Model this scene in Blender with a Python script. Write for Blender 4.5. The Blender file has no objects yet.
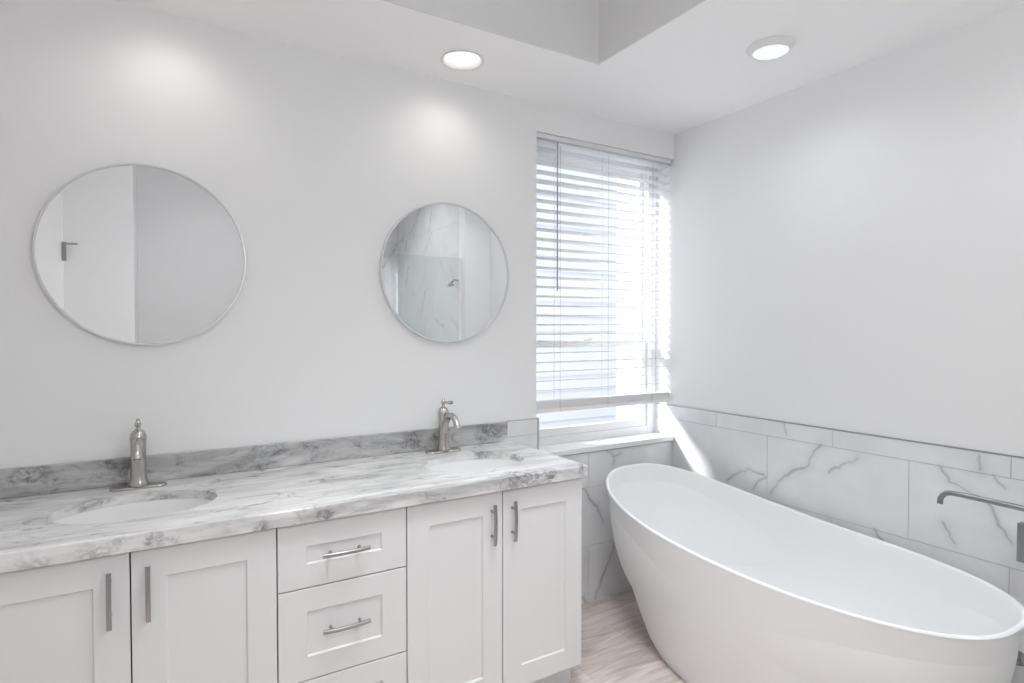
import bpy, bmesh, math, random
import numpy as np
from mathutils import Vector, Matrix

S = bpy.context.scene
COL = S.collection
PI = math.pi

# ------------------------------------------------------------------ camera
cam_d = bpy.data.cameras.new('camera')
cam_d.lens = 585.0 / 1024.0 * 36.0
cam_d.sensor_width = 36.0
cam_d.clip_start = 0.02
cam = bpy.data.objects.new('camera', cam_d)
COL.objects.link(cam)
cam.location = (0, 0, 1.432)
cam.rotation_euler = (math.radians(90 - 1.22), 0, math.radians(-31.0))
S.camera = cam

# ------------------------------------------------------------------ world, sun, exposure
W = bpy.data.worlds.new('daylight')
S.world = W
W.use_nodes = True
bg = W.node_tree.nodes['Background']
bg.inputs['Color'].default_value = (0.94, 0.97, 1.0, 1)
bg.inputs['Strength'].default_value = 1.6

def lamp(name, kind, loc, energy, color=(1, 1, 1), **kw):
    d = bpy.data.lights.new(name, kind)
    d.energy = energy
    d.color = color
    for k, v in kw.items():
        setattr(d, k, v)
    o = bpy.data.objects.new(name, d)
    COL.objects.link(o)
    o.location = loc
    return o

sun = lamp('sun', 'SUN', (0, 8, 6), 12.0, (1.0, 0.99, 0.98), angle=math.radians(10.0))
sun.rotation_euler = Vector((2.0, -1.0, -1.1)).to_track_quat('-Z', 'Y').to_euler()

S.view_settings.view_transform = 'Standard'
S.view_settings.look = 'None'
S.view_settings.gamma = 1.0
S.view_settings.use_curve_mapping = False
S.view_settings.exposure = 0.0
S.cycles.use_denoising = True
S.cycles.max_bounces = 12
S.cycles.diffuse_bounces = 6
S.cycles.glossy_bounces = 6
S.cycles.transmission_bounces = 8
S.cycles.transparent_max_bounces = 12
S.cycles.sample_clamp_indirect = 4.0

# ------------------------------------------------------------------ room dimensions
YB = 2.4        # vanity wall
XR = 2.518      # right wall
XL = -1.5       # left wall
H = 2.537       # lower ceiling
HT = 3.15       # higher ceiling
YD = -1.1       # wall with the door, behind the camera
YS = -2.13      # far end of the room behind the camera
TY = 2.392      # face of the tiles on the vanity wall
TX = XR - 0.001

# ------------------------------------------------------------------ materials
def new_mat(name):
    m = bpy.data.materials.new(name)
    m.use_nodes = True
    nt = m.node_tree
    b = nt.nodes['Principled BSDF']
    return m, nt, b

def plain(name, col, rough=0.5, metal=0.0, var=0.03, scale=6.0, spec=0.5, stretch=(1, 1, 1)):
    m, nt, b = new_mat(name)
    b.inputs['Roughness'].default_value = rough
    b.inputs['Metallic'].default_value = metal
    b.inputs['Specular IOR Level'].default_value = spec
    g = nt.nodes.new('ShaderNodeNewGeometry')
    mp = nt.nodes.new('ShaderNodeMapping')
    mp.inputs['Scale'].default_value = stretch
    n = nt.nodes.new('ShaderNodeTexNoise')
    n.inputs['Scale'].default_value = scale
    n.inputs['Detail'].default_value = 4
    r = nt.nodes.new('ShaderNodeMapRange')
    r.inputs['To Min'].default_value = 1 - var
    r.inputs['To Max'].default_value = 1 + var
    mx = nt.nodes.new('ShaderNodeVectorMath')
    mx.operation = 'SCALE'
    mx.inputs[0].default_value = col
    L = nt.links.new
    L(g.outputs['Position'], mp.inputs['Vector'])
    L(mp.outputs['Vector'], n.inputs['Vector'])
    L(n.outputs['Fac'], r.inputs['Value'])
    L(r.outputs['Result'], mx.inputs['Scale'])
    L(mx.outputs['Vector'], b.inputs['Base Color'])
    return m

M = {}
M['paint'] = plain('wall_paint', (0.85, 0.852, 0.855), 0.6, var=0.006, scale=2, spec=0.25)
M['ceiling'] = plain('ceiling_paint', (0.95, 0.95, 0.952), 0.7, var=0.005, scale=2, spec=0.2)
M['tray'] = plain('tray_shade', (0.73, 0.73, 0.732), 0.7, var=0.005, scale=2, spec=0.2)  # ceiling paint toned down, putting shade into the colour of the tray faces
M['cabinet'] = plain('cabinet_white', (0.75, 0.752, 0.756), 0.38, var=0.006, scale=3, spec=0.4)
M['dark_gap'] = plain('cabinet_gap_shade', (0.10, 0.10, 0.10), 0.8)
M['nickel'] = plain('brushed_nickel', (0.50, 0.485, 0.46), 0.27, 1.0, 0.04, 40)
M['handle'] = plain('satin_handle', (0.38, 0.38, 0.38), 0.32, 1.0, 0.04, 40)
M['gunmetal'] = plain('dark_nickel', (0.30, 0.305, 0.31), 0.3, 1.0, 0.04, 40)
M['edge_metal'] = plain('tile_edge_metal', (0.42, 0.42, 0.43), 0.35, 1.0, 0.04, 40)
M['tub'] = plain('tub_white', (0.88, 0.885, 0.89), 0.42, var=0.004, scale=2, spec=0.45)
M['sink'] = plain('sink_white', (0.85, 0.85, 0.85), 0.12, var=0.004, scale=2)
M['vinyl'] = plain('window_vinyl', (0.90, 0.90, 0.905), 0.4, var=0.01)
M['sill'] = plain('sill_stone', (0.85, 0.85, 0.85), 0.25, var=0.02, scale=9)
M['grout'] = plain('grout', (0.50, 0.50, 0.50), 0.9, var=0.05, scale=60)
M['cord'] = plain('blind_cord', (0.42, 0.42, 0.45), 0.6)
M['rim_white'] = plain('mirror_frame', (0.72, 0.72, 0.73), 0.35, 0.3, 0.01)
M['bronze'] = plain('dark_hardware', (0.34, 0.34, 0.345), 0.4, 0.6)
M['edge_grey'] = plain('pale_edge_strip', (0.50, 0.50, 0.51), 0.4, var=0.02)
M['trim_white'] = plain('light_trim', (0.80, 0.80, 0.80), 0.4, var=0.01)

def mat_mirror():
    m, nt, b = new_mat('mirror_silver')
    b.inputs['Metallic'].default_value = 1
    b.inputs['Roughness'].default_value = 0.0
    b.inputs['Base Color'].default_value = (0.93, 0.94, 0.945, 1)
    return m
M['mirror'] = mat_mirror()

def mat_pane(name, glossy=0.06, tint=(0.97, 0.98, 1.0), diffuse=0.0):
    m, nt, b = new_mat(name)
    nt.nodes.remove(b)
    out = nt.nodes['Material Output']
    tr = nt.nodes.new('ShaderNodeBsdfTransparent')
    tr.inputs['Color'].default_value = (*tint, 1)
    gl = nt.nodes.new('ShaderNodeBsdfGlossy')
    gl.inputs['Roughness'].default_value = 0.02
    lw = nt.nodes.new('ShaderNodeLayerWeight')
    lw.inputs['Blend'].default_value = 0.5
    fr = nt.nodes.new('ShaderNodeMath')
    fr.operation = 'POWER'
    fr.inputs[1].default_value = 4.0
    nt.links.new(lw.outputs['Facing'], fr.inputs[0])
    ad = nt.nodes.new('ShaderNodeMath')
    ad.inputs[1].default_value = glossy
    mx = nt.nodes.new('ShaderNodeMixShader')
    nt.links.new(fr.outputs[0], ad.inputs[0])
    nt.links.new(ad.outputs[0], mx.inputs[0])
    nt.links.new(tr.outputs[0], mx.inputs[1])
    nt.links.new(gl.outputs[0], mx.inputs[2])
    res = mx.outputs[0]
    if diffuse:
        tl = nt.nodes.new('ShaderNodeBsdfTranslucent')
        tl.inputs['Color'].default_value = (0.95, 0.96, 1, 1)
        m2 = nt.nodes.new('ShaderNodeMixShader')
        m2.inputs[0].default_value = diffuse
        nt.links.new(res, m2.inputs[1])
        nt.links.new(tl.outputs[0], m2.inputs[2])
        res = m2.outputs[0]
    nt.links.new(res, out.inputs['Surface'])
    return m
def mat_emit(name, col, st):
    m, nt, b = new_mat(name)
    b.inputs['Base Color'].default_value = (0.8, 0.8, 0.8, 1)
    b.inputs['Emission Color'].default_value = (*col, 1)
    b.inputs['Emission Strength'].default_value = st
    return m
M['lens_warm'] = mat_emit('lamp_lens_warm', (1.0, 0.94, 0.82), 2.2)
M['globe'] = mat_pane('fill_globe', 0.02, (.97, .97, .97), 0.25)
M['lens_cool'] = mat_emit('lamp_lens_cool', (0.86, 0.94, 1.0), 0.55)

def mat_slat():
    m, nt, b = new_mat('blind_slat')
    b.inputs['Base Color'].default_value = (0.86, 0.865, 0.875, 1)
    b.inputs['Roughness'].default_value = 0.4
    t = nt.nodes.new('ShaderNodeBsdfTranslucent')
    t.inputs['Color'].default_value = (0.85, 0.86, 0.88, 1)
    mx = nt.nodes.new('ShaderNodeMixShader')
    mx.inputs[0].default_value = 0.10
    out = nt.nodes['Material Output']
    nt.links.new(b.outputs[0], mx.inputs[1])
    nt.links.new(t.outputs[0], mx.inputs[2])
    nt.links.new(mx.outputs[0], out.inputs['Surface'])
    return m
M['slat'] = mat_slat()

M['pane'] = mat_pane('window_glass', 0.0)
M['shower_glass'] = mat_pane('shower_glass', 0.15, (0.95, 0.97, 0.965))

def mat_tile():
    m, nt, b = new_mat('white_marble_tile')
    L = nt.links.new
    a = nt.nodes.new('ShaderNodeAttribute')
    a.attribute_name = 'vein'
    g = nt.nodes.new('ShaderNodeNewGeometry')
    n = nt.nodes.new('ShaderNodeTexNoise')
    n.inputs['Scale'].default_value = 5
    n.inputs['Detail'].default_value = 6
    L(g.outputs['Position'], n.inputs['Vector'])
    r = nt.nodes.new('ShaderNodeValToRGB')
    r.color_ramp.elements[0].position = 0.3
    r.color_ramp.elements[0].color = (0.74, 0.75, 0.765, 1)
    r.color_ramp.elements[1].position = 0.7
    r.color_ramp.elements[1].color = (0.83, 0.835, 0.84, 1)
    L(n.outputs['Fac'], r.inputs[0])
    mx = nt.nodes.new('ShaderNodeMix')
    mx.data_type = 'RGBA'
    L(a.outputs['Fac'], mx.inputs['Factor'])
    L(r.outputs['Color'], mx.inputs['A'])
    mx.inputs['B'].default_value = (0.30, 0.30, 0.31, 1)
    L(mx.outputs['Result'], b.inputs['Base Color'])
    b.inputs['Roughness'].default_value = 0.16
    b.inputs['Specular IOR Level'].default_value = 0.4
    return m
M['tile'] = mat_tile()

def mat_counter(name, dark, b0, b1):
    m, nt, b = new_mat(name)
    L = nt.links.new
    N = nt.nodes.new
    g = N('ShaderNodeNewGeometry')
    def noise(scale, detail, sx, sy, sz, rough=0.55, dist=0.0, off=(0, 0, 0), rot=0.0):
        mp = N('ShaderNodeMapping')
        mp.inputs['Scale'].default_value = (sx, sy, sz)
        mp.inputs['Location'].default_value = off
        mp.inputs['Rotation'].default_value = (0, 0, rot)
        n = N('ShaderNodeTexNoise')
        n.inputs['Scale'].default_value = scale
        n.inputs['Detail'].default_value = detail
        n.inputs['Roughness'].default_value = rough
        n.inputs['Distortion'].default_value = dist
        L(g.outputs['Position'], mp.inputs['Vector'])
        L(mp.outputs['Vector'], n.inputs['Vector'])
        return n.outputs['Fac']
    def ramp(sock, stops):
        r = N('ShaderNodeValToRGB')
        e = r.color_ramp.elements
        while len(e) < len(stops):
            e.new(0.5)
        for i, (p, c) in enumerate(stops):
            e[i].position = p
            e[i].color = (c[0], c[1], c[2], 1) if isinstance(c, tuple) else (c, c, c, 1)
        L(sock, r.inputs[0])
        return r.outputs['Color']
    def mix(f, a, c2, blend='MIX'):
        mx = N('ShaderNodeMix')
        mx.data_type = 'RGBA'
        mx.blend_type = blend
        for s, v in ((mx.inputs['Factor'], f), (mx.inputs['A'], a), (mx.inputs['B'], c2)):
            if hasattr(v, 'links'):
                L(v, s)
            elif isinstance(v, (int, float)):
                s.default_value = v
            else:
                s.default_value = (*v, 1)
        return mx.outputs['Result']
    base = ramp(noise(2.2, 6, 1.0, 3.2, 3.0, 0.6, 1.2), [(0.30, 0.40 * dark), (0.48, 0.64 * dark), (0.62, 0.74 * dark)])
    streak = ramp(noise(3.5, 8, 0.7, 7, 5, 0.62, 0.9, (3, 1, 0), 0.12), [(0.42, 1.0), (0.52, 0.72), (0.60, 1.0)])
    c = mix(0.55, base, streak, 'MULTIPLY')
    blot = ramp(noise(4.5, 7, 1.0, 1.9, 2.4, 0.65, 2.0, (7.3, 2.1, 4.0)), [(b0, 0.0), (b1, 1.0)])
    grain = ramp(noise(24, 5, 1, 1.6, 1.6, 0.7, 1.5), [(0.38, 0.2), (0.6, 1.0)])
    bl = mix(1.0, blot, grain, 'MULTIPLY')
    c = mix(bl, c, (0.20, 0.20, 0.205))
    spots = [((-.36, 2.38, .962), .055), ((-.31, 2.38, .945), .035), ((-.10, 2.38, .945), .05), ((.34, 2.38, .95), .05), ((.93, 2.38, .94), .06), ((1.30, 2.38, .95), .06),
             ((-.27, 1.80, .875), .05), ((-.14, 1.80, .875), .045), ((-.02, 1.80, .875), .03), ((.42, 1.80, .885), .028), ((.24, 1.80, .87), .03), ((1.13, 1.80, .88), .085), ((1.25, 1.80, .88), .05),
             ((1.42, 1.80, .88), .03), ((-.02, 2.225, .89), .04), ((.13, 2.13, .89), .045), ((-.17, 2.22, .89), .04), ((1.25, 2.10, .89), .04), ((1.16, 2.23, .89), .05), ((.02, 2.33, .90), .012), ((.17, 2.30, .90), .02), ((-.42, 2.35, .90), .02)]
    wn_ = N('ShaderNodeTexNoise')
    wn_.inputs['Scale'].default_value = 14
    wn_.inputs['Detail'].default_value = 5
    L(g.outputs['Position'], wn_.inputs['Vector'])
    wc = N('ShaderNodeVectorMath')
    wc.operation = 'SUBTRACT'
    wc.inputs[1].default_value = (.5, .5, .5)
    L(wn_.outputs['Color'], wc.inputs[0])
    ws = N('ShaderNodeVectorMath')
    ws.operation = 'SCALE'
    ws.inputs['Scale'].default_value = .17
    L(wc.outputs['Vector'], ws.inputs[0])
    warp = N('ShaderNodeVectorMath')
    warp.operation = 'ADD'
    L(g.outputs['Position'], warp.inputs[0])
    L(ws.outputs['Vector'], warp.inputs[1])
    tot = None
    for p, rr in spots:
        dv = N('ShaderNodeVectorMath')
        dv.operation = 'DISTANCE'
        dv.inputs[1].default_value = p
        L(warp.outputs['Vector'], dv.inputs[0])
        mr_ = N('ShaderNodeMapRange')
        mr_.interpolation_type = 'SMOOTHSTEP'
        mr_.inputs['From Min'].default_value = rr * 1.35
        mr_.inputs['From Max'].default_value = rr * .35
        mr_.inputs['To Min'].default_value = 0
        mr_.inputs['To Max'].default_value = 1
        L(dv.outputs['Value'], mr_.inputs['Value'])
        if tot is None:
            tot = mr_.outputs['Result']
        else:
            ad = N('ShaderNodeMath')
            ad.operation = 'MAXIMUM'
            L(tot, ad.inputs[0])
            L(mr_.outputs['Result'], ad.inputs[1])
            tot = ad.outputs[0]
    mottle = ramp(noise(26, 6, 1, 1.3, 1.3, 0.7, 2.0, (5, 5, 1)), [(0.40, 0.0), (0.56, 0.85)])
    c = mix(mix(1.0, tot, mottle, 'MULTIPLY'), c, (0.16, 0.16, 0.165))
    speck = ramp(noise(9, 6, 1, 2, 2, 0.7, 2.5, (1.7, 9.1, 2.2)), [(0.66, 0.0), (0.73, 1.0)])
    c = mix(speck, c, (0.10, 0.10, 0.105))
    white = ramp(noise(2.0, 5, 0.8, 4, 3, 0.55, 1.5, (11, 4, 3), 0.08), [(0.52, 0.0), (0.68, 0.75)])
    c = mix(white, c, (0.86, 0.86, 0.86))
    L(c, b.inputs['Base Color'])
    b.inputs['Roughness'].default_value = 0.14
    return m
M['counter'] = mat_counter('grey_streaked_granite', 1.1, .56, .68)
M['splash'] = mat_counter('dark_grey_granite', .75, .50, .64)

def mat_floor():
    m, nt, b = new_mat('grey_wood_plank')
    L = nt.links.new
    N = nt.nodes.new
    g = N('ShaderNodeNewGeometry')
    br = N('ShaderNodeTexBrick')
    br.offset = 0.37
    br.inputs['Scale'].default_value = 1.0
    br.inputs['Brick Width'].default_value = 0.92
    br.inputs['Row Height'].default_value = 0.152
    br.inputs['Mortar Size'].default_value = 0.0016
    br.inputs['Color1'].default_value = (0.66, 0.59, 0.56, 1)
    br.inputs['Color2'].default_value = (0.84, 0.79, 0.76, 1)
    br.inputs['Mortar'].default_value = (0.58, 0.54, 0.52, 1)
    L(g.outputs['Position'], br.inputs['Vector'])
    mp = N('ShaderNodeMapping')
    mp.inputs['Scale'].default_value = (1.0, 7.0, 1)
    L(g.outputs['Position'], mp.inputs['Vector'])
    n = N('ShaderNodeTexNoise')
    n.inputs['Scale'].default_value = 3.2
    n.inputs['Detail'].default_value = 7
    n.inputs['Distortion'].default_value = 1.6
    L(mp.outputs['Vector'], n.inputs['Vector'])
    r = N('ShaderNodeValToRGB')
    e = r.color_ramp.elements
    e[0].position = 0.30; e[0].color = (0.70, 0.67, 0.655, 1)
    e[1].position = 0.68; e[1].color = (1.08, 1.05, 1.04, 1)
    L(n.outputs['Fac'], r.inputs[0])
    mx = N('ShaderNodeMix')
    mx.data_type = 'RGBA'
    mx.blend_type = 'MULTIPLY'
    mx.inputs['Factor'].default_value = 1.0
    L(br.outputs['Color'], mx.inputs['A'])
    L(r.outputs['Color'], mx.inputs['B'])
    L(mx.outputs['Result'], b.inputs['Base Color'])
    b.inputs['Roughness'].default_value = 0.4
    return m
M['floor'] = mat_floor()
M['siding'] = plain('pale_siding', (0.69, 0.70, 0.725), 0.8, var=0.03, scale=3)
M['stucco'] = plain('pale_stucco', (0.72, 0.70, 0.70), 0.9, var=0.04, scale=4)
M['ground'] = plain('pale_paving', (0.55, 0.56, 0.57), 0.9, var=0.08, scale=5)

# ------------------------------------------------------------------ helpers
def box(bm, x0, x1, y0, y1, z0, z1, bev=0.0, seg=2):
    t = bmesh.new()
    r = bmesh.ops.create_cube(t, size=1.0)
    for v in t.verts:
        v.co.x = x0 + (v.co.x + 0.5) * (x1 - x0)
        v.co.y = y0 + (v.co.y + 0.5) * (y1 - y0)
        v.co.z = z0 + (v.co.z + 0.5) * (z1 - z0)
    if bev:
        bmesh.ops.bevel(t, geom=t.edges[:], offset=bev, segments=seg, profile=0.5, affect='EDGES')
    merge(bm, t)
    return bm

def merge(bm, t):
    me = bpy.data.meshes.new('tmp')
    t.to_mesh(me)
    t.free()
    bm.from_mesh(me)
    bpy.data.meshes.remove(me)

def B(*a, **k):
    return box(bmesh.new(), *a, **k)

def lathe(bm, prof, cx=0, cy=0, cz=0, seg=40, axis='Z', sx=1.0, sy=1.0, cap=True):
    """prof: list of (radius, height)."""
    rings = []
    for r, h in prof:
        ring = []
        for i in range(seg):
            a = 2 * PI * i / seg
            u, v = r * math.cos(a) * sx, r * math.sin(a) * sy
            if axis == 'Z':
                p = (cx + u, cy + v, cz + h)
            elif axis == 'Y':
                p = (cx + u, cy - h, cz + v)     # h grows towards -y
            else:
                p = (cx - h, cy + u, cz + v)     # h grows towards -x
            ring.append(bm.verts.new(p))
        rings.append(ring)
    for a, b in zip(rings[:-1], rings[1:]):
        for i in range(seg):
            j = (i + 1) % seg
            bm.faces.new((a[i], a[j], b[j], b[i]))
    if cap:
        bm.faces.new(rings[0][::-1])
        bm.faces.new(rings[-1])
    return bm

def tube(bm, pts, rad, seg=16, flat=1.0):
    """sweep a circle along points; rad is a number or one per point."""
    pts = [Vector(p) for p in pts]
    n = len(pts)
    rr = rad if isinstance(rad, (list, tuple)) else [rad] * n
    rings = []
    up = None
    for i, p in enumerate(pts):
        if i == 0:
            d = pts[1] - pts[0]
        elif i == n - 1:
            d = pts[-1] - pts[-2]
        else:
            d = (pts[i + 1] - p).normalized() + (p - pts[i - 1]).normalized()
        d.normalize()
        if up is None:
            up = Vector((0, 0, 1)) if abs(d.z) < 0.9 else Vector((1, 0, 0))
        s = d.cross(up)
        if s.length < 1e-6:
            s = d.cross(Vector((0, 1, 0)))
        s.normalize()
        up = s.cross(d).normalized()
        ring = []
        for k in range(seg):
            a = 2 * PI * k / seg
            ring.append(bm.verts.new(p + s * (rr[i] * math.cos(a)) + up * (rr[i] * flat * math.sin(a))))
        rings.append(ring)
    for a, b in zip(rings[:-1], rings[1:]):
        for k in range(seg):
            j = (k + 1) % seg
            bm.faces.new((a[k], a[j], b[j], b[k]))
    bm.faces.new(rings[0][::-1])
    bm.faces.new(rings[-1])
    return bm

def smooth_path(pts, n=6):
    """Catmull-Rom through the points."""
    P = [Vector(p) for p in pts]
    P = [P[0] * 2 - P[1]] + P + [P[-1] * 2 - P[-2]]
    out = []
    for i in range(1, len(P) - 2):
        for k in range(n):
            t = k / n
            a, b, c, d = P[i - 1], P[i], P[i + 1], P[i + 2]
            out.append(0.5 * ((2 * b) + (c - a) * t + (2 * a - 5 * b + 4 * c - d) * t * t + (-a + 3 * b - 3 * c + d) * t ** 3))
    out.append(P[-2])
    return out

def base_of(parent):
    v = Vector((0, 0, 0))
    while parent is not None:
        v += parent.location
        parent = parent.parent
    return v

def obj(name, bm, mat, parent=None, smooth=False, world=True):
    """link a bmesh as ONE mesh object; coordinates are world ones when world=True."""
    bmesh.ops.recalc_face_normals(bm, faces=bm.faces[:])
    if world and parent is not None:
        bmesh.ops.translate(bm, verts=bm.verts[:], vec=-base_of(parent))
    me = bpy.data.meshes.new(name)
    bm.to_mesh(me)
    bm.free()
    o = bpy.data.objects.new(name, me)
    me.materials.append(mat)
    if smooth:
        for p in me.polygons:
            p.use_smooth = True
        try:
            me.set_sharp_from_angle(angle=math.radians(40))
        except Exception:
            pass
    COL.objects.link(o)
    if parent is not None:
        o.parent = parent
    return o

def tag(o, label, cat, group=None):
    o['label'] = label
    o['category'] = cat
    if group:
        o['group'] = group
    return o

def thing(name, label, cat, loc=(0, 0, 0), group=None):
    o = bpy.data.objects.new(name, None)
    o.empty_display_size = 0.05
    COL.objects.link(o)
    o.location = loc
    return tag(o, label, cat, group)

def struct(name, bm, mat, parent=None, smooth=False):
    o = obj(name, bm, mat, parent, smooth)
    if parent is None:
        o['kind'] = 'structure'
    return o

def dup(root, loc, label=None):
    r = root.copy()
    COL.objects.link(r)
    r.location = loc
    if label:
        r['label'] = label
    for ch in list(root.children):
        c = ch.copy()
        COL.objects.link(c)
        c.parent = r
        for g in list(ch.children):
            d = g.copy()
            COL.objects.link(d)
            d.parent = c
    return r

def cut(o, cutters):
    """boolean-subtract temporary bmeshes from a mesh object."""
    tmp = []
    for bm in cutters:
        bmesh.ops.recalc_face_normals(bm, faces=bm.faces[:])
        me = bpy.data.meshes.new('cut')
        bm.to_mesh(me)
        bm.free()
        c = bpy.data.objects.new('cut', me)
        COL.objects.link(c)
        md = o.modifiers.new('b', 'BOOLEAN')
        md.operation = 'DIFFERENCE'
        md.solver = 'EXACT'
        md.object = c
        tmp.append(c)
    dg = bpy.context.evaluated_depsgraph_get()
    me = bpy.data.meshes.new_from_object(o.evaluated_get(dg))
    o.modifiers.clear()
    old = o.data
    o.data = me
    bpy.data.meshes.remove(old)
    for c in tmp:
        m = c.data
        bpy.data.objects.remove(c)
        bpy.data.meshes.remove(m)

# ------------------------------------------------------------------ room shell
struct('floor', B(XL - 0.1, XR + 0.1, YS - 0.1, 2.62, -0.12, 0), M['floor'])

WX0, WX1, WZ0, WZ1 = 1.582, XR, 0.79, 2.398     # window recess
wb = bmesh.new()
box(wb, XL - 0.1, WX0, YB, 2.62, 0, H)
box(wb, WX0, XR, YB, 2.62, 0, WZ0)
box(wb, WX0, XR, YB, 2.62, WZ1, H)
struct('wall_back', wb, M['paint'])
struct('wall_right', B(XR, XR + 0.1, YS - 0.1, 2.62, 0, HT), M['paint'])
struct('wall_left', B(XL - 0.1, XL, YD, YB, 0, HT), M['paint'])
wd = bmesh.new()
box(wd, XL - 0.1, -0.185, YD - 0.12, YD, 0, HT)
box(wd, -0.305, -0.185, YS, YD - 0.12, 0, HT)
struct('wall_front', wd, M['paint'])
struct('wall_end', B(-0.305, XR, YS - 0.1, YS, 0, HT), M['paint'])
struct('wall_wing', B(2.27, XR, 0.08, 0.20, 0, HT), M['ceiling'])
struct('wall_shower', B(1.18, 1.30, YS, -0.70, 0, HT), M['paint'])

# ceiling with a raised tray and round holes for the lamps
LAMPS = [(1.075, 2.185), (0.03, 2.185)]
DOME = (2.06, 1.462)
TX1, TY1, TY0, HZ = 1.585, 1.932, 0.20, 3.15      # the lamps sit in a dropped border; the rest of the ceiling is higher
cx0, cx1, cy0, cy1 = XL - 0.1, XR + 0.1, YS - 0.1, 2.62
cb = box(bmesh.new(), cx0, cx1, TY1, cy1, H, HZ)
ceil = struct('ceiling', cb, M['ceiling'])
cut(ceil, [lathe(bmesh.new(), [(0.077, -0.1), (0.077, 0.3)], x, y, H, 48) for x, y in LAMPS])
bm = bmesh.new()
bm.from_mesh(ceil.data)
box(bm, TX1, cx1, TY0, TY1, H, HZ)
box(bm, cx0, cx1, cy0, cy1, HZ, HZ + 0.1)
bm.to_mesh(ceil.data)
bm.free()

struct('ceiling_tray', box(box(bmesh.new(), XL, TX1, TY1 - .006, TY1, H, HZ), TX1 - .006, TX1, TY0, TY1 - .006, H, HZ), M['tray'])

# ------------------------------------------------------------------ marble tiles
RV = [[(2.013, 0.648), (1.97, 0.686), (1.928, 0.713), (1.87, 0.73), (1.796, 0.723)], [(1.857, 0.638), (1.829, 0.684), (1.785, 0.713)], [(1.758, 0.642), (1.703, 0.722), (1.657, 0.765), (1.581, 0.804), (1.544, 0.884), (1.512, 0.916)], [(1.474, 0.803), (1.401, 0.858), (1.351, 0.89)], [(1.046, 0.912), (1.019, 0.864), (0.97, 0.847), (0.905, 0.819), (0.882, 0.787), (0.851, 0.731), (0.828, 0.693)], [(0.884, 0.916), (0.85, 0.879)], [(1.036, 0.706), (1.016, 0.675), (0.997, 0.639)], [(1.69, 0.987), (1.68, 0.939)], [(0.927, 0.98), (0.925, 0.925)], [(1.279, 0.608), (1.244, 0.57)]]
RW = [.006, .005, .009, .006, .007, .004, .008, .004, .010, .005]
BV = [[(2.019, 0.789), (2.053, 0.776), (2.075, 0.742), (2.068, 0.705)], [(2.074, 0.752), (2.124, 0.763)], [(1.866, 0.605), (1.896, 0.574), (1.912, 0.54), (1.959, 0.501), (1.98, 0.461), (2.004, 0.409)], [(2.077, 0.272), (2.049, 0.196), (2.005, 0.13), (1.948, 0.01)], [(1.868, 0.039), (1.894, 0.001)]]
BW = [.006, .004, .009, .007, .006]

def jitter(poly, rng, step=0.018, amp=0.004):
    out = [poly[0]]
    for a, b in zip(poly[:-1], poly[1:]):
        a, b = np.array(a), np.array(b)
        n = max(1, int(np.linalg.norm(b - a) / step))
        for k in range(1, n + 1):
            p = a + (b - a) * k / n
            if k < n:
                p = p + rng.normal(size=2) * amp
            out.append(tuple(p))
    return out

def vein_value(U, V, lines, seed):
    """0..1 darkness from distance to wandering vein lines (a surface pattern)."""
    rng = np.random.default_rng(seed)
    val = np.zeros_like(U)
    for poly, w, s in lines:
        pts = jitter(poly, rng)
        if U.max() < min(p[0] for p in pts) - .05 or U.min() > max(p[0] for p in pts) + .05:
            continue
        best = np.full(U.shape, 9.0)
        wid = np.ones(U.shape)
        for i, (a, b) in enumerate(zip(pts[:-1], pts[1:])):
            a, b = np.array(a), np.array(b)
            d = b - a
            L2 = (d ** 2).sum() + 1e-9
            t = np.clip(((U - a[0]) * d[0] + (V - a[1]) * d[1]) / L2, 0, 1)
            q = np.hypot(U - a[0] - t * d[0], V - a[1] - t * d[1])
            k = 0.75 + 0.35 * math.sin(i * .55 + seed + w * 900)
            near = q < best
            best = np.where(near, q, best)
            wid = np.where(near, k, wid)
        val = np.maximum(val, s * np.exp(-(best / (w * wid)) ** 2))
        val = np.maximum(val, 0.25 * s * np.exp(-(best / (w * 3)) ** 2))
    return np.clip(val, 0, 1)

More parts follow.
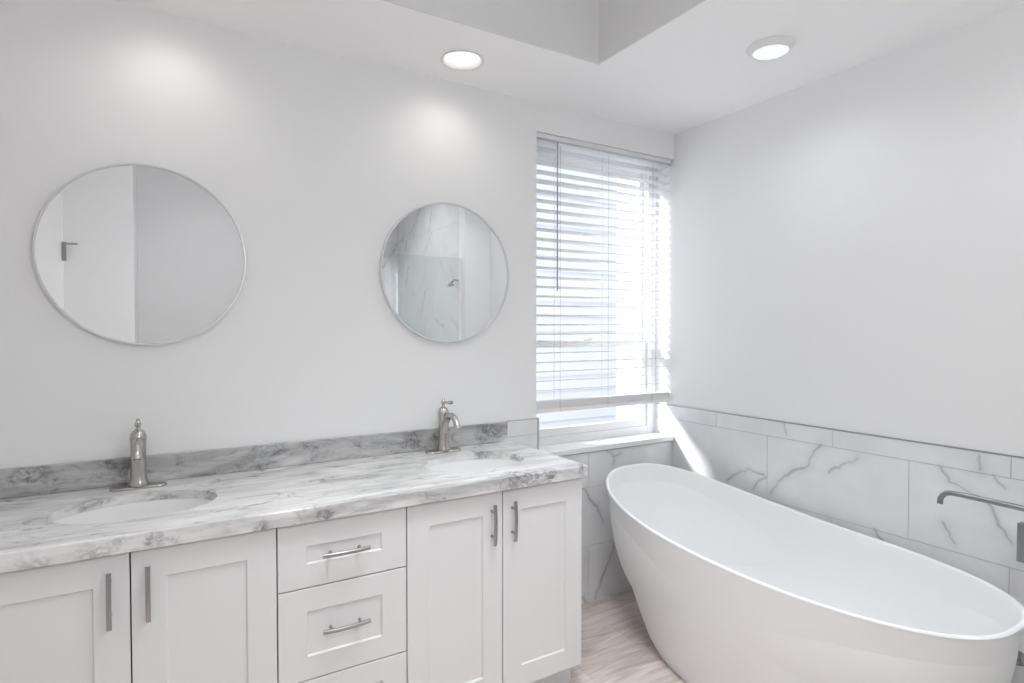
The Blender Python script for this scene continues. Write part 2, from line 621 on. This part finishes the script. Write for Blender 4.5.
def tile_mesh(name, plane, axis, rects, lines, res=0.006, seed=1, thick=0.007, parent=None, random_veins=False):
    """axis 'x': tiles on a wall facing -x at x=plane, (u,v)=(y,z); 'y': facing -y, (u,v)=(x,z)."""
    verts, faces, vals = [], [], []
    rng = np.random.default_rng(seed)
    for (u0, u1, v0, v1) in rects:
        g = 0.0011
        a0, a1, b0, b1 = u0 + g, u1 - g, v0 + g, v1 - g
        nu = max(2, int((a1 - a0) / res) + 1)
        nv = max(2, int((b1 - b0) / res) + 1)
        U, V = np.meshgrid(np.linspace(a0, a1, nu), np.linspace(b0, b1, nv))
        ln = list(lines)
        if random_veins:
            for _ in range(rng.integers(1, 3)):
                c = np.array([rng.uniform(a0, a1), rng.uniform(b0, b1)])
                th = rng.uniform(0.5, 1.2) * rng.choice([1, 1, -1])
                L = rng.uniform(0.15, 0.4)
                p = [c - L * np.array([math.cos(th), math.sin(th)]), c, c + L * np.array([math.cos(th + .3), math.sin(th + .3)])]
                ln.append(([tuple(q) for q in p], rng.uniform(.004, .010), rng.uniform(.35, .8)))
        val = vein_value(U, V, ln, seed)
        base = len(verts)
        def P(u, v, d):
            if axis == 'x':
                return (plane + d, u, v)
            return (u, plane + d, v)
        for j in range(nv):
            for i in range(nu):
                verts.append(P(U[j, i], V[j, i], 0))
                vals.append(float(val[j, i]))
        for j in range(nv - 1):
            for i in range(nu - 1):
                k = base + j * nu + i
                faces.append((k, k + 1, k + nu + 1, k + nu))
        ring = [base + i for i in range(nu)] + [base + j * nu + nu - 1 for j in range(1, nv)] + \
               [base + (nv - 1) * nu + i for i in range(nu - 2, -1, -1)] + [base + j * nu for j in range(nv - 2, 0, -1)]
        b2 = len(verts)
        for k in ring:
            x, y, z = verts[k]
            verts.append((x + (thick if axis == 'x' else 0), y + (thick if axis == 'y' else 0), z))
            vals.append(vals[k])
        n = len(ring)
        for i in range(n):
            j = (i + 1) % n
            faces.append((ring[j], ring[i], b2 + i, b2 + j))
    me = bpy.data.meshes.new(name)
    me.from_pydata(verts, [], faces)
    at = me.attributes.new('vein', 'FLOAT', 'POINT')
    at.data.foreach_set('value', vals)
    me.materials.append(M['tile'])
    me.update()
    o = bpy.data.objects.new(name, me)
    COL.objects.link(o)
    if parent:
        o.parent = parent
    else:
        o['kind'] = 'structure'
    return o

def rows(u0, u1, spec):
    """spec: list of (v0, v1, joint, length) -> rectangles clipped to u0..u1"""
    out = []
    for v0, v1, j, L in spec:
        k = math.floor((u0 - j) / L)
        while j + k * L < u1 - 1e-4:
            a, b = max(u0, j + k * L), min(u1, j + (k + 1) * L)
            if b - a > 0.012:
                out.append((a, b, v0, v1))
            k += 1
    return out

R1, R2, R3, R4 = 0.300, 0.607, 0.917, 0.992
# right wall: from the wing wall to the window
t = struct('trim_1', B(XR - 0.005, XR, 0.20, 2.54, 0, R4), M['grout'])
o = tile_mesh('wall_tile', XR - 0.008, 'x', rows(0.20, 2.54, [(0, R1, 1.155, .6245), (R1, R2, 1.459, .6245), (R2, R3, 1.155, .6245), (R3, R4, 1.459, .6245)]),
              [(p, w * .85, .65) for p, w in zip(RV, RW)], res=.0045, seed=3, parent=t)
obj('edge_strip', B(XR - 0.009, XR, 0.20, 2.54, R4, R4 + 0.004), M['edge_metal'], t)
# beneath the window and behind the vanity end
t = struct('trim_2', (lambda b: (box(b, 1.41, 2.509, TY + 0.003, YB, 0, WZ0), box(b, 1.41, 1.584, TY + 0.003, YB, WZ0, R4), b)[-1])(bmesh.new()), M['grout'])
rc = rows(1.41, 2.5095, [(0, R1, 1.904, .62), (R1, R2, 2.021, .62), (R2, WZ0, 1.904, .62)])
rc += [(1.41, 1.584, WZ0, R3), (1.41, 1.584, R3, R4)]
tile_mesh('wall_tile', TY, 'y', rc, [(p, w * .85, .75) for p, w in zip(BV, BW)], res=.0045, seed=5, parent=t)
obj('edge_strip', B(1.584, 1.592, TY - 0.002, YB + 0.004, 0.82, R4 + 0.003), M['edge_grey'], t)
obj('edge_strip', B(1.41, 1.584, TY - 0.001, YB, R4, R4 + 0.003), M['edge_grey'], t)
# shower walls, seen only in the mirrors
spec = [(k * .31, min(HT, (k + 1) * .31), (k % 2) * .31, .622) for k in range(11)]
t = struct('trim_3', B(XR - 0.005, XR, YS, 0.08, 0, HT), M['grout'])
tile_mesh('wall_tile', XR - 0.008, 'x', rows(YS, 0.08, spec), [], res=.02, seed=11, parent=t, random_veins=True)
t = struct('trim_4', B(1.30, XR - 0.008, YS, YS + 0.005, 0, HT), M['grout'])
o = tile_mesh('wall_tile', YS + 0.008, 'y', rows(1.30, XR - 0.01, spec), [], res=.02, seed=12, thick=-.007, parent=t, random_veins=True)
# window sill
struct('trim_5', B(1.592, XR - 0.008, 2.378, 2.53, WZ0 + 0.004, 0.822, 0.004), M['sill'])

# ------------------------------------------------------------------ window
YF = 2.545
wf = bmesh.new()
for a in ((WX0, 1.63, YF - .01, 2.62, .80, WZ1), (2.455, XR, YF - .01, 2.62, .80, WZ1), (1.63, 2.455, YF - .01, 2.62, .80, .862), (1.63, 2.455, YF - .01, 2.62, 2.345, WZ1)):
    box(wf, *a, bev=.004)
win = struct('window_1', wf, M['vinyl'])
def sash(z0, z1, y0, y1, side, bot, top):
    s = bmesh.new()
    box(s, 1.63, 1.63 + side, y0, y1, z0, z1, .003)
    box(s, 2.455 - side, 2.455, y0, y1, z0, z1, .003)
    box(s, 1.63 + side, 2.455 - side, y0, y1, z0, z0 + bot, .003)
    box(s, 1.63 + side, 2.455 - side, y0, y1, z1 - top, z1, .003)
    o = obj('sash', s, M['vinyl'], win)
    obj('pane', B(1.63 + side, 2.455 - side, (y0 + y1) / 2 - .003, (y0 + y1) / 2 + .003, z0 + bot, z1 - top), M['pane'], o)
    return o
low = sash(.862, 1.370, YF + .002, YF + .032, .042, .042, .036)
up = sash(1.345, 2.345, YF + .036, YF + .064, .030, .030, .030)
lt = bmesh.new()
box(lt, 1.985, 2.045, YF - .006, YF + .012, 1.370, 1.380, .003)
box(lt, 2.005, 2.040, YF - .012, YF - .002, 1.378, 1.388, .003)
obj('latch', lt, M['vinyl'], low)

# ------------------------------------------------------------------ outdoors: pale neighbour house
nh = thing('neighbouring_house', 'pale house wall standing outside beyond the window blinds', 'house', (3.2, 6.4, -0.4))
hb = bmesh.new()
for k in range(26):
    z = -0.4 + k * .2
    vs = [hb.verts.new(c) for c in ((0.6, 6.4, z), (5.6, 6.4, z), (5.6, 6.42, z + .2), (0.6, 6.42, z + .2))]
    hb.faces.new(vs)
box(hb, 0.6, 5.6, 6.42, 9.5, -0.4, 4.8)
obj('siding_wall', hb, M['siding'], nh)
rb = bmesh.new()
vs = [(0.2, 6.0, 4.8), (6.0, 6.0, 4.8), (6.0, 9.9, 4.8), (0.2, 9.9, 4.8), (0.2, 7.95, 6.2), (6.0, 7.95, 6.2)]
vv = [rb.verts.new(v) for v in vs]
for f in ((0, 1, 5, 4), (2, 3, 4, 5), (0, 4, 3), (1, 2, 5), (3, 2, 1, 0)):
    rb.faces.new([vv[i] for i in f])
obj('roof', rb, M['stucco'], nh)
struct('ground', B(-8, 14, 2.63, 16, -0.5, -0.4), M['ground'])

# ------------------------------------------------------------------ window blind
bl = thing('window_blind', 'white horizontal slatted blind hanging in the window recess', 'blind', (2.05, 2.44, 2.398))
hr = bmesh.new()
box(hr, 1.591, 2.508, 2.418, 2.462, 2.378, 2.397, .002)
box(hr, 1.590, 2.509, 2.410, 2.417, 2.374, 2.397, .002)
obj('headrail', hr, M['slat'], bl)
def add_slat(bm, z, tilt, x0=1.592, x1=2.507, w=.025, n=6):
    top, bot = [], []
    for k in range(n + 1):
        s = -1 + 2 * k / n
        y = s * w
        dz = .0022 * (1 - s * s)
        yy = y * math.cos(tilt) - dz * math.sin(tilt)
        zz = y * math.sin(tilt) + dz * math.cos(tilt)
        top.append((2.44 + yy, z + zz + .0012))
        bot.append((2.44 + yy, z + zz - .0012))
    loop = top + bot[::-1]
    A = [bm.verts.new((x0, y, zz)) for y, zz in loop]
    Z = [bm.verts.new((x1, y, zz)) for y, zz in loop]
    m = len(loop)
    for i in range(m):
        j = (i + 1) % m
        bm.faces.new((A[i], A[j], Z[j], Z[i]))
    bm.faces.new(A[::-1])
    bm.faces.new(Z)
sb = bmesh.new()
z = 2.356
while z > 1.085:
    add_slat(sb, z, math.radians(-7))
    z -= .0475
for k in range(13):
    add_slat(sb, 1.0365 + k * .00262, 0)
obj('slats', sb, M['slat'], bl)
obj('bottom_rail', B(1.592, 2.507, 2.415, 2.465, 1.012, 1.034, .004), M['vinyl'], bl)
for x in (1.735, 2.05, 2.37):
    lc = bmesh.new()
    for y in (2.4135, 2.4665):
        tube(lc, [(x, y, 1.02), (x, y, 2.35)], .0009, 6)
    obj('ladder_cord', lc, M['cord'], bl)
wn = bmesh.new()
tube(wn, [(1.707, 2.400, 2.365), (1.707, 2.400, 1.624)], .004, 10)
tube(wn, [(1.707, 2.410, 2.372), (1.707, 2.400, 2.362)], .002, 8)
obj('tilt_wand', wn, M['cord'], bl, True)

# ------------------------------------------------------------------ vanity cabinets
PF, TH = 1.822, 0.019          # front plane of doors, door thickness
ZB, ZT = 0.105, 0.846
YC = PF + TH + .002            # carcass front

def shaker(x0, x1, z0, z1, rail=.078, top=.078):
    """one-piece shaker front: flat frame round a recessed panel"""
    bm = bmesh.new()
    y0, y1, rec, bv = PF, PF + TH, .0065, .004
    def q(pts):
        bm.faces.new([bm.verts.new(p) for p in pts])
    e = .0012
    xi0, xi1, zi0, zi1 = x0 + rail, x1 - rail, z0 + top, z1 - top
    def rect(a0, a1, c0, c1, y):
        return [(a0, y, c0), (a1, y, c0), (a1, y, c1), (a0, y, c1)]
    levels = [rect(x0, x1, z0, z1, y1), rect(x0, x1, z0, z1, y0 + e), rect(x0 + e, x1 - e, z0 + e, z1 - e, y0),
              rect(xi0, xi1, zi0, zi1, y0), rect(xi0 + bv, xi1 - bv, zi0 + bv, zi1 - bv, y0 + rec)]
    rings = [[bm.verts.new(p) for p in r] for r in levels]
    for a, b in zip(rings[:-1], rings[1:]):
        for i in range(4):
            j = (i + 1) % 4
            bm.faces.new((a[i], a[j], b[j], b[i]))
    bm.faces.new(rings[-1])
    bm.faces.new(rings[0][::-1])
    return bm

def bar_handle(cx, cz, length, vertical):
    """slightly bowed bar pull on two posts"""
    bm = bmesh.new()
    n = 10
    rings = []
    for k in range(n + 1):
        s = -1 + 2 * k / n
        bow = .006 * (1 - s * s)
        yc = PF - .026 - bow
        hw, hd = .0058, .004
        ring = []
        for a, d in ((-hw, -hd * .5), (-hw * .6, -hd), (hw * .6, -hd), (hw, -hd * .5), (hw, hd), (-hw, hd)):
            if vertical:
                ring.append(bm.verts.new((cx + a, yc + d, cz + s * length / 2)))
            else:
                ring.append(bm.verts.new((cx + s * length / 2, yc + d, cz + a)))
        rings.append(ring)
    for a, b in zip(rings[:-1], rings[1:]):
        for i in range(6):
            j = (i + 1) % 6
            bm.faces.new((a[i], a[j], b[j], b[i]))
    bm.faces.new(rings[0][::-1])
    bm.faces.new(rings[-1])
    return bm

def handle_posts(cx, cz, length, vertical):
    bm = bmesh.new()
    for s in (-.62, .62):
        px, pz = (cx, cz + s * length / 2) if vertical else (cx + s * length / 2, cz)
        lathe(bm, [(.0055, .0), (.0045, .004), (.0042, .027)], px, PF, pz, 14, 'Y')
    return bm

def carcass(x0, x1, parent):
    bm = bmesh.new()
    box(bm, x0, x0 + .016, YC, 2.38, ZB, .8715)
    box(bm, x1 - .016, x1, YC, 2.38, ZB, .8715)
    box(bm, x0 + .016, x1 - .016, YC, 2.38, ZB, ZB + .016)
    box(bm, x0 + .016, x1 - .016, 2.37, 2.38, ZB + .016, .8715)
    obj('carcass', bm, M['cabinet'], parent)
    fr = bmesh.new()
    box(fr, x0, x1, YC - .0015, YC + .004, ZB, .851)
    obj('gap_shade_sheet', fr, M['dark_gap'], parent)  # dark sheet behind the fronts, paints the shade in their gaps
    k = bmesh.new()
    box(k, x0, x1, 1.895, 2.38, 0, ZB)
    obj('toe_kick', k, M['cabinet'], parent)

GRP = 'white vanity cabinets'
def sink_cabinet(x0, xm, x1, label):
    t = thing('sink_cabinet', label, 'cabinet', ((x0 + x1) / 2, 2.1, 0), GRP)
    carcass(x0, x1, t)
    for a, b, hx in ((x0, xm, xm - .0455), (xm, x1, xm + .0395)):
        d = obj('door', shaker(a + .0018, b - .0018, ZB, ZT), M['cabinet'], t)
        h = obj('handle', bar_handle(hx, .735, .145, True), M['handle'], d, True)
        # posts belong to the handle mesh's own child level, so join them into the handle
        p = handle_posts(hx, .735, .145, True)
        bmesh.ops.translate(p, verts=p.verts[:], vec=-base_of(t))
        p.from_mesh(h.data)
        p.to_mesh(h.data)
        p.free()
    return t
cabL = sink_cabinet(-.441, -.075, .287, 'white two-door shaker cabinet beneath the left sink, at left edge of photo')
cabR = dup(cabL, (cabL.location.x + 1.1305, 2.1, 0), 'white two-door shaker cabinet beneath the right sink, beside the bathtub')
dr = thing('drawer_cabinet', 'white cabinet of stacked drawers standing between the two door cabinets', 'cabinet', (.488, 2.1, 0), GRP)
carcass(.287, .6895, dr)
for z0, z1, hz in ((.650, ZT, .745), (.3675, .646, .512), (ZB, .3635, .236)):
    d = obj('drawer', shaker(.289, .6877, z0, z1, .082, .070), M['cabinet'], dr)
    h = obj('handle', bar_handle(.486, hz, .145, False), M['handle'], d, True)
    p = handle_posts(.486, hz, .145, False)
    bmesh.ops.translate(p, verts=p.verts[:], vec=-base_of(dr))
    p.from_mesh(h.data)
    p.to_mesh(h.data)
    p.free()

# ------------------------------------------------------------------ counter, sinks
SINKS = [(-.065, 2.085), (1.075, 2.085)]
SA, SB = .215, .150
CT = thing('countertop', 'grey streaked stone countertop running along the vanity cabinets', 'countertop', (.48, 2.1, .852))
slab = B(-.50, 1.428, 1.800, YB, .8725, .900, .004)
box(slab, -.50, 1.428, 1.8004, 1.8195, .852, .885, .003)
box(slab, 1.4185, 1.4276, 1.8195, YB, .852, .885, .003)
top = obj('slab', slab, M['counter'])
cut(top, [lathe(bmesh.new(), [(1, -.2), (1, .2)], x, y, .88, 64, sx=SA, sy=SB) for x, y in SINKS])
top.data.transform(Matrix.Translation(-CT.location))
top.parent = CT
tag(obj('backsplash', B(-.50, 1.406, 2.380, YB, .9005, .992, .002), M['splash']), 'grey streaked stone upstand along the wall behind the counter', 'backsplash')

def make_sink(x, y, label):
    t = thing('sink', label, 'sink', (x, y, .872), 'undermount sinks')
    bm = bmesh.new()
    N = 64
    prof = [(1.10, 0.0), (1.01, 0.0), (.99, -.012), (.965, -.05), (.91, -.095), (.78, -.125), (.5, -.140), (.14, -.146), (.11, -.146)]
    outer = [(.11, -.158), (.5, -.152), (.80, -.137), (.94, -.105), (1.0, -.05), (1.03, -.012), (1.10, -.010)]
    rings = []
    for r, h in prof + outer:
        rings.append([bm.verts.new((x + SA * r * math.cos(2 * PI * i / N), y + SB * r * math.sin(2 * PI * i / N), .872 + h)) for i in range(N)])
    rings.append(rings[0])
    for a, b in zip(rings[:-1], rings[1:]):
        for i in range(N):
            j = (i + 1) % N
            bm.faces.new((a[i], a[j], b[j], b[i]))
    obj('basin', bm, M['sink'], t, True)
    obj('drain', lathe(bmesh.new(), [(.021, .0), (.024, .012), (.020, .016), (.012, .0165)], x, y, .7125, 28), M['nickel'], t, True)
    return t
sk = make_sink(*SINKS[0], 'white oval sink basin set in the counter below the left faucet')
dup(sk, (SINKS[1][0], SINKS[1][1], .872), 'white oval sink basin set in the counter below the right faucet')

# ------------------------------------------------------------------ basin faucets
def make_faucet(x, y, z, label):
    t = thing('sink_faucet', label, 'faucet', (x, y, z), 'brushed nickel sink faucets')
    def W(*p):
        return (x + p[0], y + p[1], z + p[2])
    bp = bmesh.new()
    N = 48
    def stadium(hl, r, h):
        ring = []
        for i in range(N):
            a = 2 * PI * i / N
            c, s = math.cos(a), math.sin(a)
            ring.append(bp.verts.new(W((hl if c > 0 else -hl) + r * c, r * s, h)))
        return ring
    rg = [stadium(.055, .027, 0), stadium(.055, .027, .005), stadium(.055, .024, .0085), stadium(.050, .012, .0095)]
    for a, b in zip(rg[:-1], rg[1:]):
        for i in range(N):
            j = (i + 1) % N
            bp.faces.new((a[i], a[j], b[j], b[i]))
    bp.faces.new(rg[0][::-1])
    bp.faces.new(rg[-1])
    obj('base_plate', bp, M['nickel'], t, True)
    body = lathe(bmesh.new(), [(.030, .009), (.0305, .014), (.028, .022), (.0245, .034), (.023, .060), (.0225, .11), (.0228, .150), (.0245, .163), (.0245, .170),
                               (.0225, .180), (.017, .190), (.010, .1955), (.0085, .1965)], x, y, z, 40)
    obj('body', body, M['nickel'], t, True)
    path = smooth_path([W(0, -.004, .080), W(0, -.020, .125), W(0, -.050, .157), W(0, -.085, .167), W(0, -.115, .158), W(0, -.134, .138), W(0, -.140, .122)], 5)
    n = len(path)
    rad = [.0165 - .0035 * min(1, k / (n * .5)) + (.0025 * max(0, (k / n - .75) * 4)) for k in range(n)]
    obj('spout', tube(bmesh.new(), path, rad, 24), M['nickel'], t, True)
    stem = lathe(bmesh.new(), [(.0085, .196), (.0062, .202), (.0068, .206), (.0095, .211), (.0098, .216), (.0075, .221), (.0055, .224), (.0065, .228), (.004, .232), (.001, .233)], x, y, z, 24)
    hd = obj('handle', stem, M['nickel'], t, True)
    lv = tube(bmesh.new(), [W(0, -.004, .2155), W(0, -.020, .2165), W(0, -.045, .219), W(0, -.068, .2218), W(0, -.084, .2235), W(0, -.091, .224)],
              [.0042, .0046, .0058, .0082, .0074, .003], 16)
    obj('lever', lv, M['nickel'], hd, True)
    return t
fa = make_faucet(-.068, 2.318, .900, 'brushed nickel single-lever faucet behind the left sink')
dup(fa, (1.046, 2.318, .900), 'brushed nickel single-lever faucet behind the right sink')

# ------------------------------------------------------------------ round mirrors
def make_mirror(x, z, label):
    t = thing('round_mirror', label, 'mirror', (x, YB, z - .312), 'round wall mirrors')
    fr = lathe(bmesh.new(), [(.300, .0), (.312, .0), (.312, .020), (.3105, .022), (.3065, .022), (.305, .020), (.305, .014), (.300, .014)], x, YB, z, 128, 'Y', cap=False)
    rings = fr.verts[:]
    # close the ring section
    n = 128
    vs = fr.verts
    vs.ensure_lookup_table()
    for i in range(n):
        j = (i + 1) % n
        fr.faces.new((vs[7 * n + i], vs[7 * n + j], vs[j], vs[i]))
    obj('frame', fr, M['rim_white'], t, True)
    gl = lathe(bmesh.new(), [(.3048, .0142), (.3048, .0160)], x, YB, z, 128, 'Y')
    obj('mirror_glass', gl, M['mirror'], t)
    return t
mr = make_mirror(-.035, 1.687, 'round thin-framed mirror on the wall above the left faucet')
dup(mr, (1.102, YB, 1.682 - .312), 'round thin-framed mirror above the right faucet, nearer the window')

# ------------------------------------------------------------------ freestanding bathtub
def make_tub():
    t = thing('bathtub', 'white freestanding slipper bathtub standing by the marble tiled wall', 'bathtub', (2.068, 1.46, 0))
    N = 160
    xc, a, yc, b, z0, z1, z2, n, e, z3 = 2.0677, .39, 1.4604, .799, .6035, .0441, .0582, 2.559, .0277, .0292
    bxc, ba, byc, bb = 2.075, .285, 1.43, .58
    def rim(i):
        th = 2 * PI * i / N
        c, s = math.cos(th), math.sin(th)
        tt = math.copysign(abs(s) ** (2 / n), s)
        cc = math.copysign(abs(c) ** (2 / n), c)
        return a * (1 + e * tt) * cc, b * tt, z0 + z1 * tt + z2 * tt * tt + z3 * tt ** 3
    def basep(i):
        th = 2 * PI * i / N
        c, s = math.cos(th), math.sin(th)
        m = 2.3
        return ba * math.copysign(abs(c) ** (2 / m), c), bb * math.copysign(abs(s) ** (2 / m), s)
    bm = bmesh.new()
    rings = []
    def ring(f):
        rings.append([bm.verts.new(f(i)) for i in range(N)])
    def outer(h):
        def f(i):
            rx, ry, rz = rim(i)
            px, py = basep(i)
            k = h ** 0.92 + 0.07 * math.sin(PI * h)
            k = min(1.0, k)
            return (bxc + px + (xc + rx - bxc - px) * k, byc + py + (yc + ry - byc - py) * k, rz * h)
        return f
    def basering(s, zz):
        def f(i):
            px, py = basep(i)
            return (bxc + px * s, byc + py * s, zz)
        return f
    ring(basering(.30, 0)); ring(basering(.80, 0)); ring(basering(.955, 0)); ring(basering(.985, .004)); ring(basering(.998, .014))
    for k in range(1, 25):
        h = .035 + (1 - .035) * k / 24
        if k == 24:
            h = .985
        ring(outer(h))
    def lip(inset, drop):
        def f(i):
            rx, ry, rz = rim(i)
            L = math.hypot(rx, ry)
            s = 1 - inset / L
            return (xc + rx * s, yc + ry * s, rz - drop)
        return f
    for ins, dp in ((.0005, .006), (.003, .0018), (.008, 0), (.013, .0008), (.017, .004), (.0195, .010)):
        ring(lip(ins, dp))
    # inside, sloping down to a rounded floor
    ifx, ify, iz = .24, .52, .16
    for k in range(1, 19):
        u = k / 18
        ang = u * PI / 2
        def f(i, ang=ang):
            rx, ry, rz = rim(i)
            L = math.hypot(rx, ry)
            s0 = 1 - .0195 / L
            px, py = basep(i)
            fx, fy = px * .80, py * .86
            w = (1 - math.cos(ang)) ** 1.15
            dz = math.sin(ang)
            top = rz - .010
            return (xc + rx * s0 + (bxc + fx - xc - rx * s0) * w, yc + ry * s0 + (byc + fy - yc - ry * s0) * w, top + (iz - top) * dz ** .95)
        ring(f)
    for s in (.8, .5, .2):
        def f(i, s=s):
            px, py = basep(i)
            return (bxc + px * .80 * s, byc + py * .86 * s, iz - .004 * (1 - s))
        ring(f)
    for p, q in zip(rings[:-1], rings[1:]):
        for i in range(N):
            j = (i + 1) % N
            bm.faces.new((p[i], p[j], q[j], q[i]))
    bm.faces.new(rings[0][::-1])
    bm.faces.new(rings[-1])
    obj('tub_shell', bm, M['tub'], t, True)
    obj('drain', lathe(bmesh.new(), [(.034, 0), (.036, .004), (.030, .007), (.010, .008)], 2.075, 1.10, iz - .004, 32), M['handle'], t, True)
make_tub()

# ------------------------------------------------------------------ floor-standing tub filler
FX, FY = 2.25, .650
tf = thing('tub_filler', 'dark nickel tub spout arching over the near end of the bathtub', 'faucet', (FX, FY, 0))
obj('column', lathe(bmesh.new(), [(.055, 0), (.055, .008), (.022, .014), (.020, .03), (.020, .80), (.019, .855), (.012, .866)], FX, FY, 0, 32), M['gunmetal'], tf, True)
sp = smooth_path([(FX, FY, .850), (FX, FY + .022, .874), (FX, FY + .06, .884), (FX, FY + .16, .886), (FX, FY + .235, .887), (FX, FY + .268, .883), (FX, FY + .285, .866), (FX, FY + .289, .844)], 6)
obj('spout', tube(bmesh.new(), sp, .0088, 18), M['gunmetal'], tf, True)
hb = bmesh.new()
box(hb, FX - .016, FX + .016, FY + .050, FY + .077, .722, .840, .003)
lathe(hb, [(.009, 0), (.009, .04)], FX, FY + .055, .78, 16, 'Y')
obj('handle', hb, M['gunmetal'], tf, True)

# small chrome fitting low on the right wall
tag(obj('water_valve', lathe(bmesh.new(), [(.026, 0), (.026, .004), (.012, .008), (.010, .030), (.013, .032), (.013, .042), (.006, .044)], XR - .008, .806, .305, 24, 'X'), M['handle'], smooth=True),
    'small chrome water fitting low on marble wall beside bathtub', 'valve')

# ------------------------------------------------------------------ ceiling lamps
def downlight(x, y, label, energy):
    t = thing('recessed_light', label, 'ceiling light', (x, y, H), 'recessed ceiling lights')
    ring = lathe(bmesh.new(), [(.0765, .055), (.0765, .0), (.088, -.0005), (.090, -.004), (.086, -.006), (.080, -.005), (.076, .0), (.0705, .026), (.0705, .055)], x, y, H, 56, cap=False)
    obj('trim_ring', ring, M['trim_white'], t, True)
    obj('lens', lathe(bmesh.new(), [(.070, .024), (.070, .030)], x, y, H, 48), M['lens_warm'], t)
    l = lamp('lamp', 'SPOT', (0, 0, -.008), energy, (1.0, .975, .935), spot_size=math.radians(150), spot_blend=.9, shadow_soft_size=.05)
    l.parent = t
    return t
downlight(*LAMPS[0], 'warm glowing recessed ceiling light above the right mirror', 2.8)
downlight(*LAMPS[1], 'recessed ceiling light above the left mirror, out of frame', 2.6)
dl = thing('dome_light', 'pale round ceiling light with grey rim over the bathtub', 'ceiling light', (*DOME, H))
obj('trim_ring', lathe(bmesh.new(), [(.088, 0), (.090, -.003), (.088, -.006), (.074, -.020), (.070, -.024), (.066, -.024), (.064, -.018), (.064, 0)], *DOME, H, 56, cap=False), M['trim_white'], dl, True)
obj('lens', lathe(bmesh.new(), [(.001, -.0265), (.03, -.026), (.055, -.0245), (.066, -.021), (.066, -.002)], *DOME, H, 56), M['lens_cool'], dl, True)
l = lamp('lamp', 'SPOT', (0, 0, -.03), 10, (.93, .97, 1.0), spot_size=math.radians(165), spot_blend=.9, shadow_soft_size=.06)
l.parent = dl
dup(dl, (2.02, .50, H), 'added round fill light over the tub spout, out of frame')  # unseen copy added to brighten the near tub end and wing wall

# unseen lamps added in the higher ceiling to fill the room
def add_fill_spot(x, y, energy, label, cone):
    t = thing('fill_spot', label, 'ceiling light', (x, y, HT), 'added fill lamps')
    obj('trim_ring', lathe(bmesh.new(), [(.06, 0), (.09, 0), (.088, -.012), (.06, -.014)], x, y, HT, 40, cap=False), M['trim_white'], t, True)
    obj('lens', lathe(bmesh.new(), [(.06, -.002), (.06, -.010)], x, y, HT, 40), M['lens_cool'], t)
    l = lamp('lamp', 'SPOT', (0, 0, -.03), energy, (.97, .985, 1.0), spot_size=math.radians(cone), spot_blend=1.0, shadow_soft_size=.25)
    l.parent = t
add_fill_spot(.75, .95, 95, 'added fill lamp over the middle of the room', 112)
add_fill_spot(1.0, 1.2, 135, 'added fill lamp nearer the bathtub', 80)
add_fill_spot(-.75, .2, 45, 'added fill lamp near the door', 130)
add_fill_spot(.5, -1.5, 14, 'added fill lamp at the far end', 140)
add_fill_spot(1.9, -.9, 110, 'added fill lamp over the shower', 140)

# opal globe lamp added for fill light, out of frame beside the camera
pd = thing('fill_pendant', 'added opal globe fill lamp hanging from the high ceiling, out of frame', 'fill lamp', (.68, .05, 1.95))
obj('canopy', lathe(bmesh.new(), [(.06, 0), (.06, -.012), (.02, -.03)], .68, .05, HT, 32), M['nickel'], pd, True)
obj('stem', lathe(bmesh.new(), [(.006, 2.06), (.006, HT - .02)], .68, .05, 0, 12), M['nickel'], pd, True)
obj('globe', lathe(bmesh.new(), [(.12 * math.sin(PI * k / 20) + .001, 1.95 - .12 * math.cos(PI * k / 20)) for k in range(21)], .68, .05, 0, 40), M['globe'], pd, True)
obj('cap', lathe(bmesh.new(), [(.05, 2.055), (.045, 2.075), (.012, 2.085)], .68, .05, 0, 32), M['nickel'], pd, True)
l = lamp('lamp', 'POINT', (0, 0, 0), 30, (.965, .985, 1.0), shadow_soft_size=.10)
l.parent = pd

# ------------------------------------------------------------------ behind the camera: door, hook, shower glass (seen in the mirrors)
db = B(-1.44, -.66, YD, YD + .03, 0, 2.50, .003)
struct('door_1', db, M['ceiling'])
hk = bmesh.new()
box(hk, -.665, -.635, YD + .030, YD + .040, 1.975, 2.125, .003)
tube(hk, [(-.65, YD + .038, 2.105), (-.65, YD + .065, 2.108), (-.56, YD + .070, 2.110)], .008, 10)
tag(obj('wall_hook', hk, M['bronze']), 'dark slim hook on the pale wall, reflected in the left mirror', 'hook')
sg = thing('shower_screen', 'clear glass shower screen, reflected in the right mirror', 'shower screen', (1.78, .14, 0))
obj('glass_panel', B(1.305, 2.266, .136, .144, .02, 2.05), M['shower_glass'], sg)
obj('bottom_channel', B(1.305, 2.266, .130, .150, 0, .02), M['edge_metal'], sg)
sh = thing('wall_shower', 'small shower fitting on the marble wall, reflected in the right mirror', 'shower', (XR - .008, -.41, 1.88))
obj('arm', tube(bmesh.new(), smooth_path([(XR - .010, -.41, 1.90), (XR - .06, -.41, 1.91), (XR - .10, -.41, 1.88)], 5), .009, 12), M['handle'], sh, True)
obj('head', lathe(bmesh.new(), [(.012, .0), (.03, -.02), (.035, -.032), (.033, -.036)], XR - .10, -.41, 1.885, 24), M['handle'], sh, True)
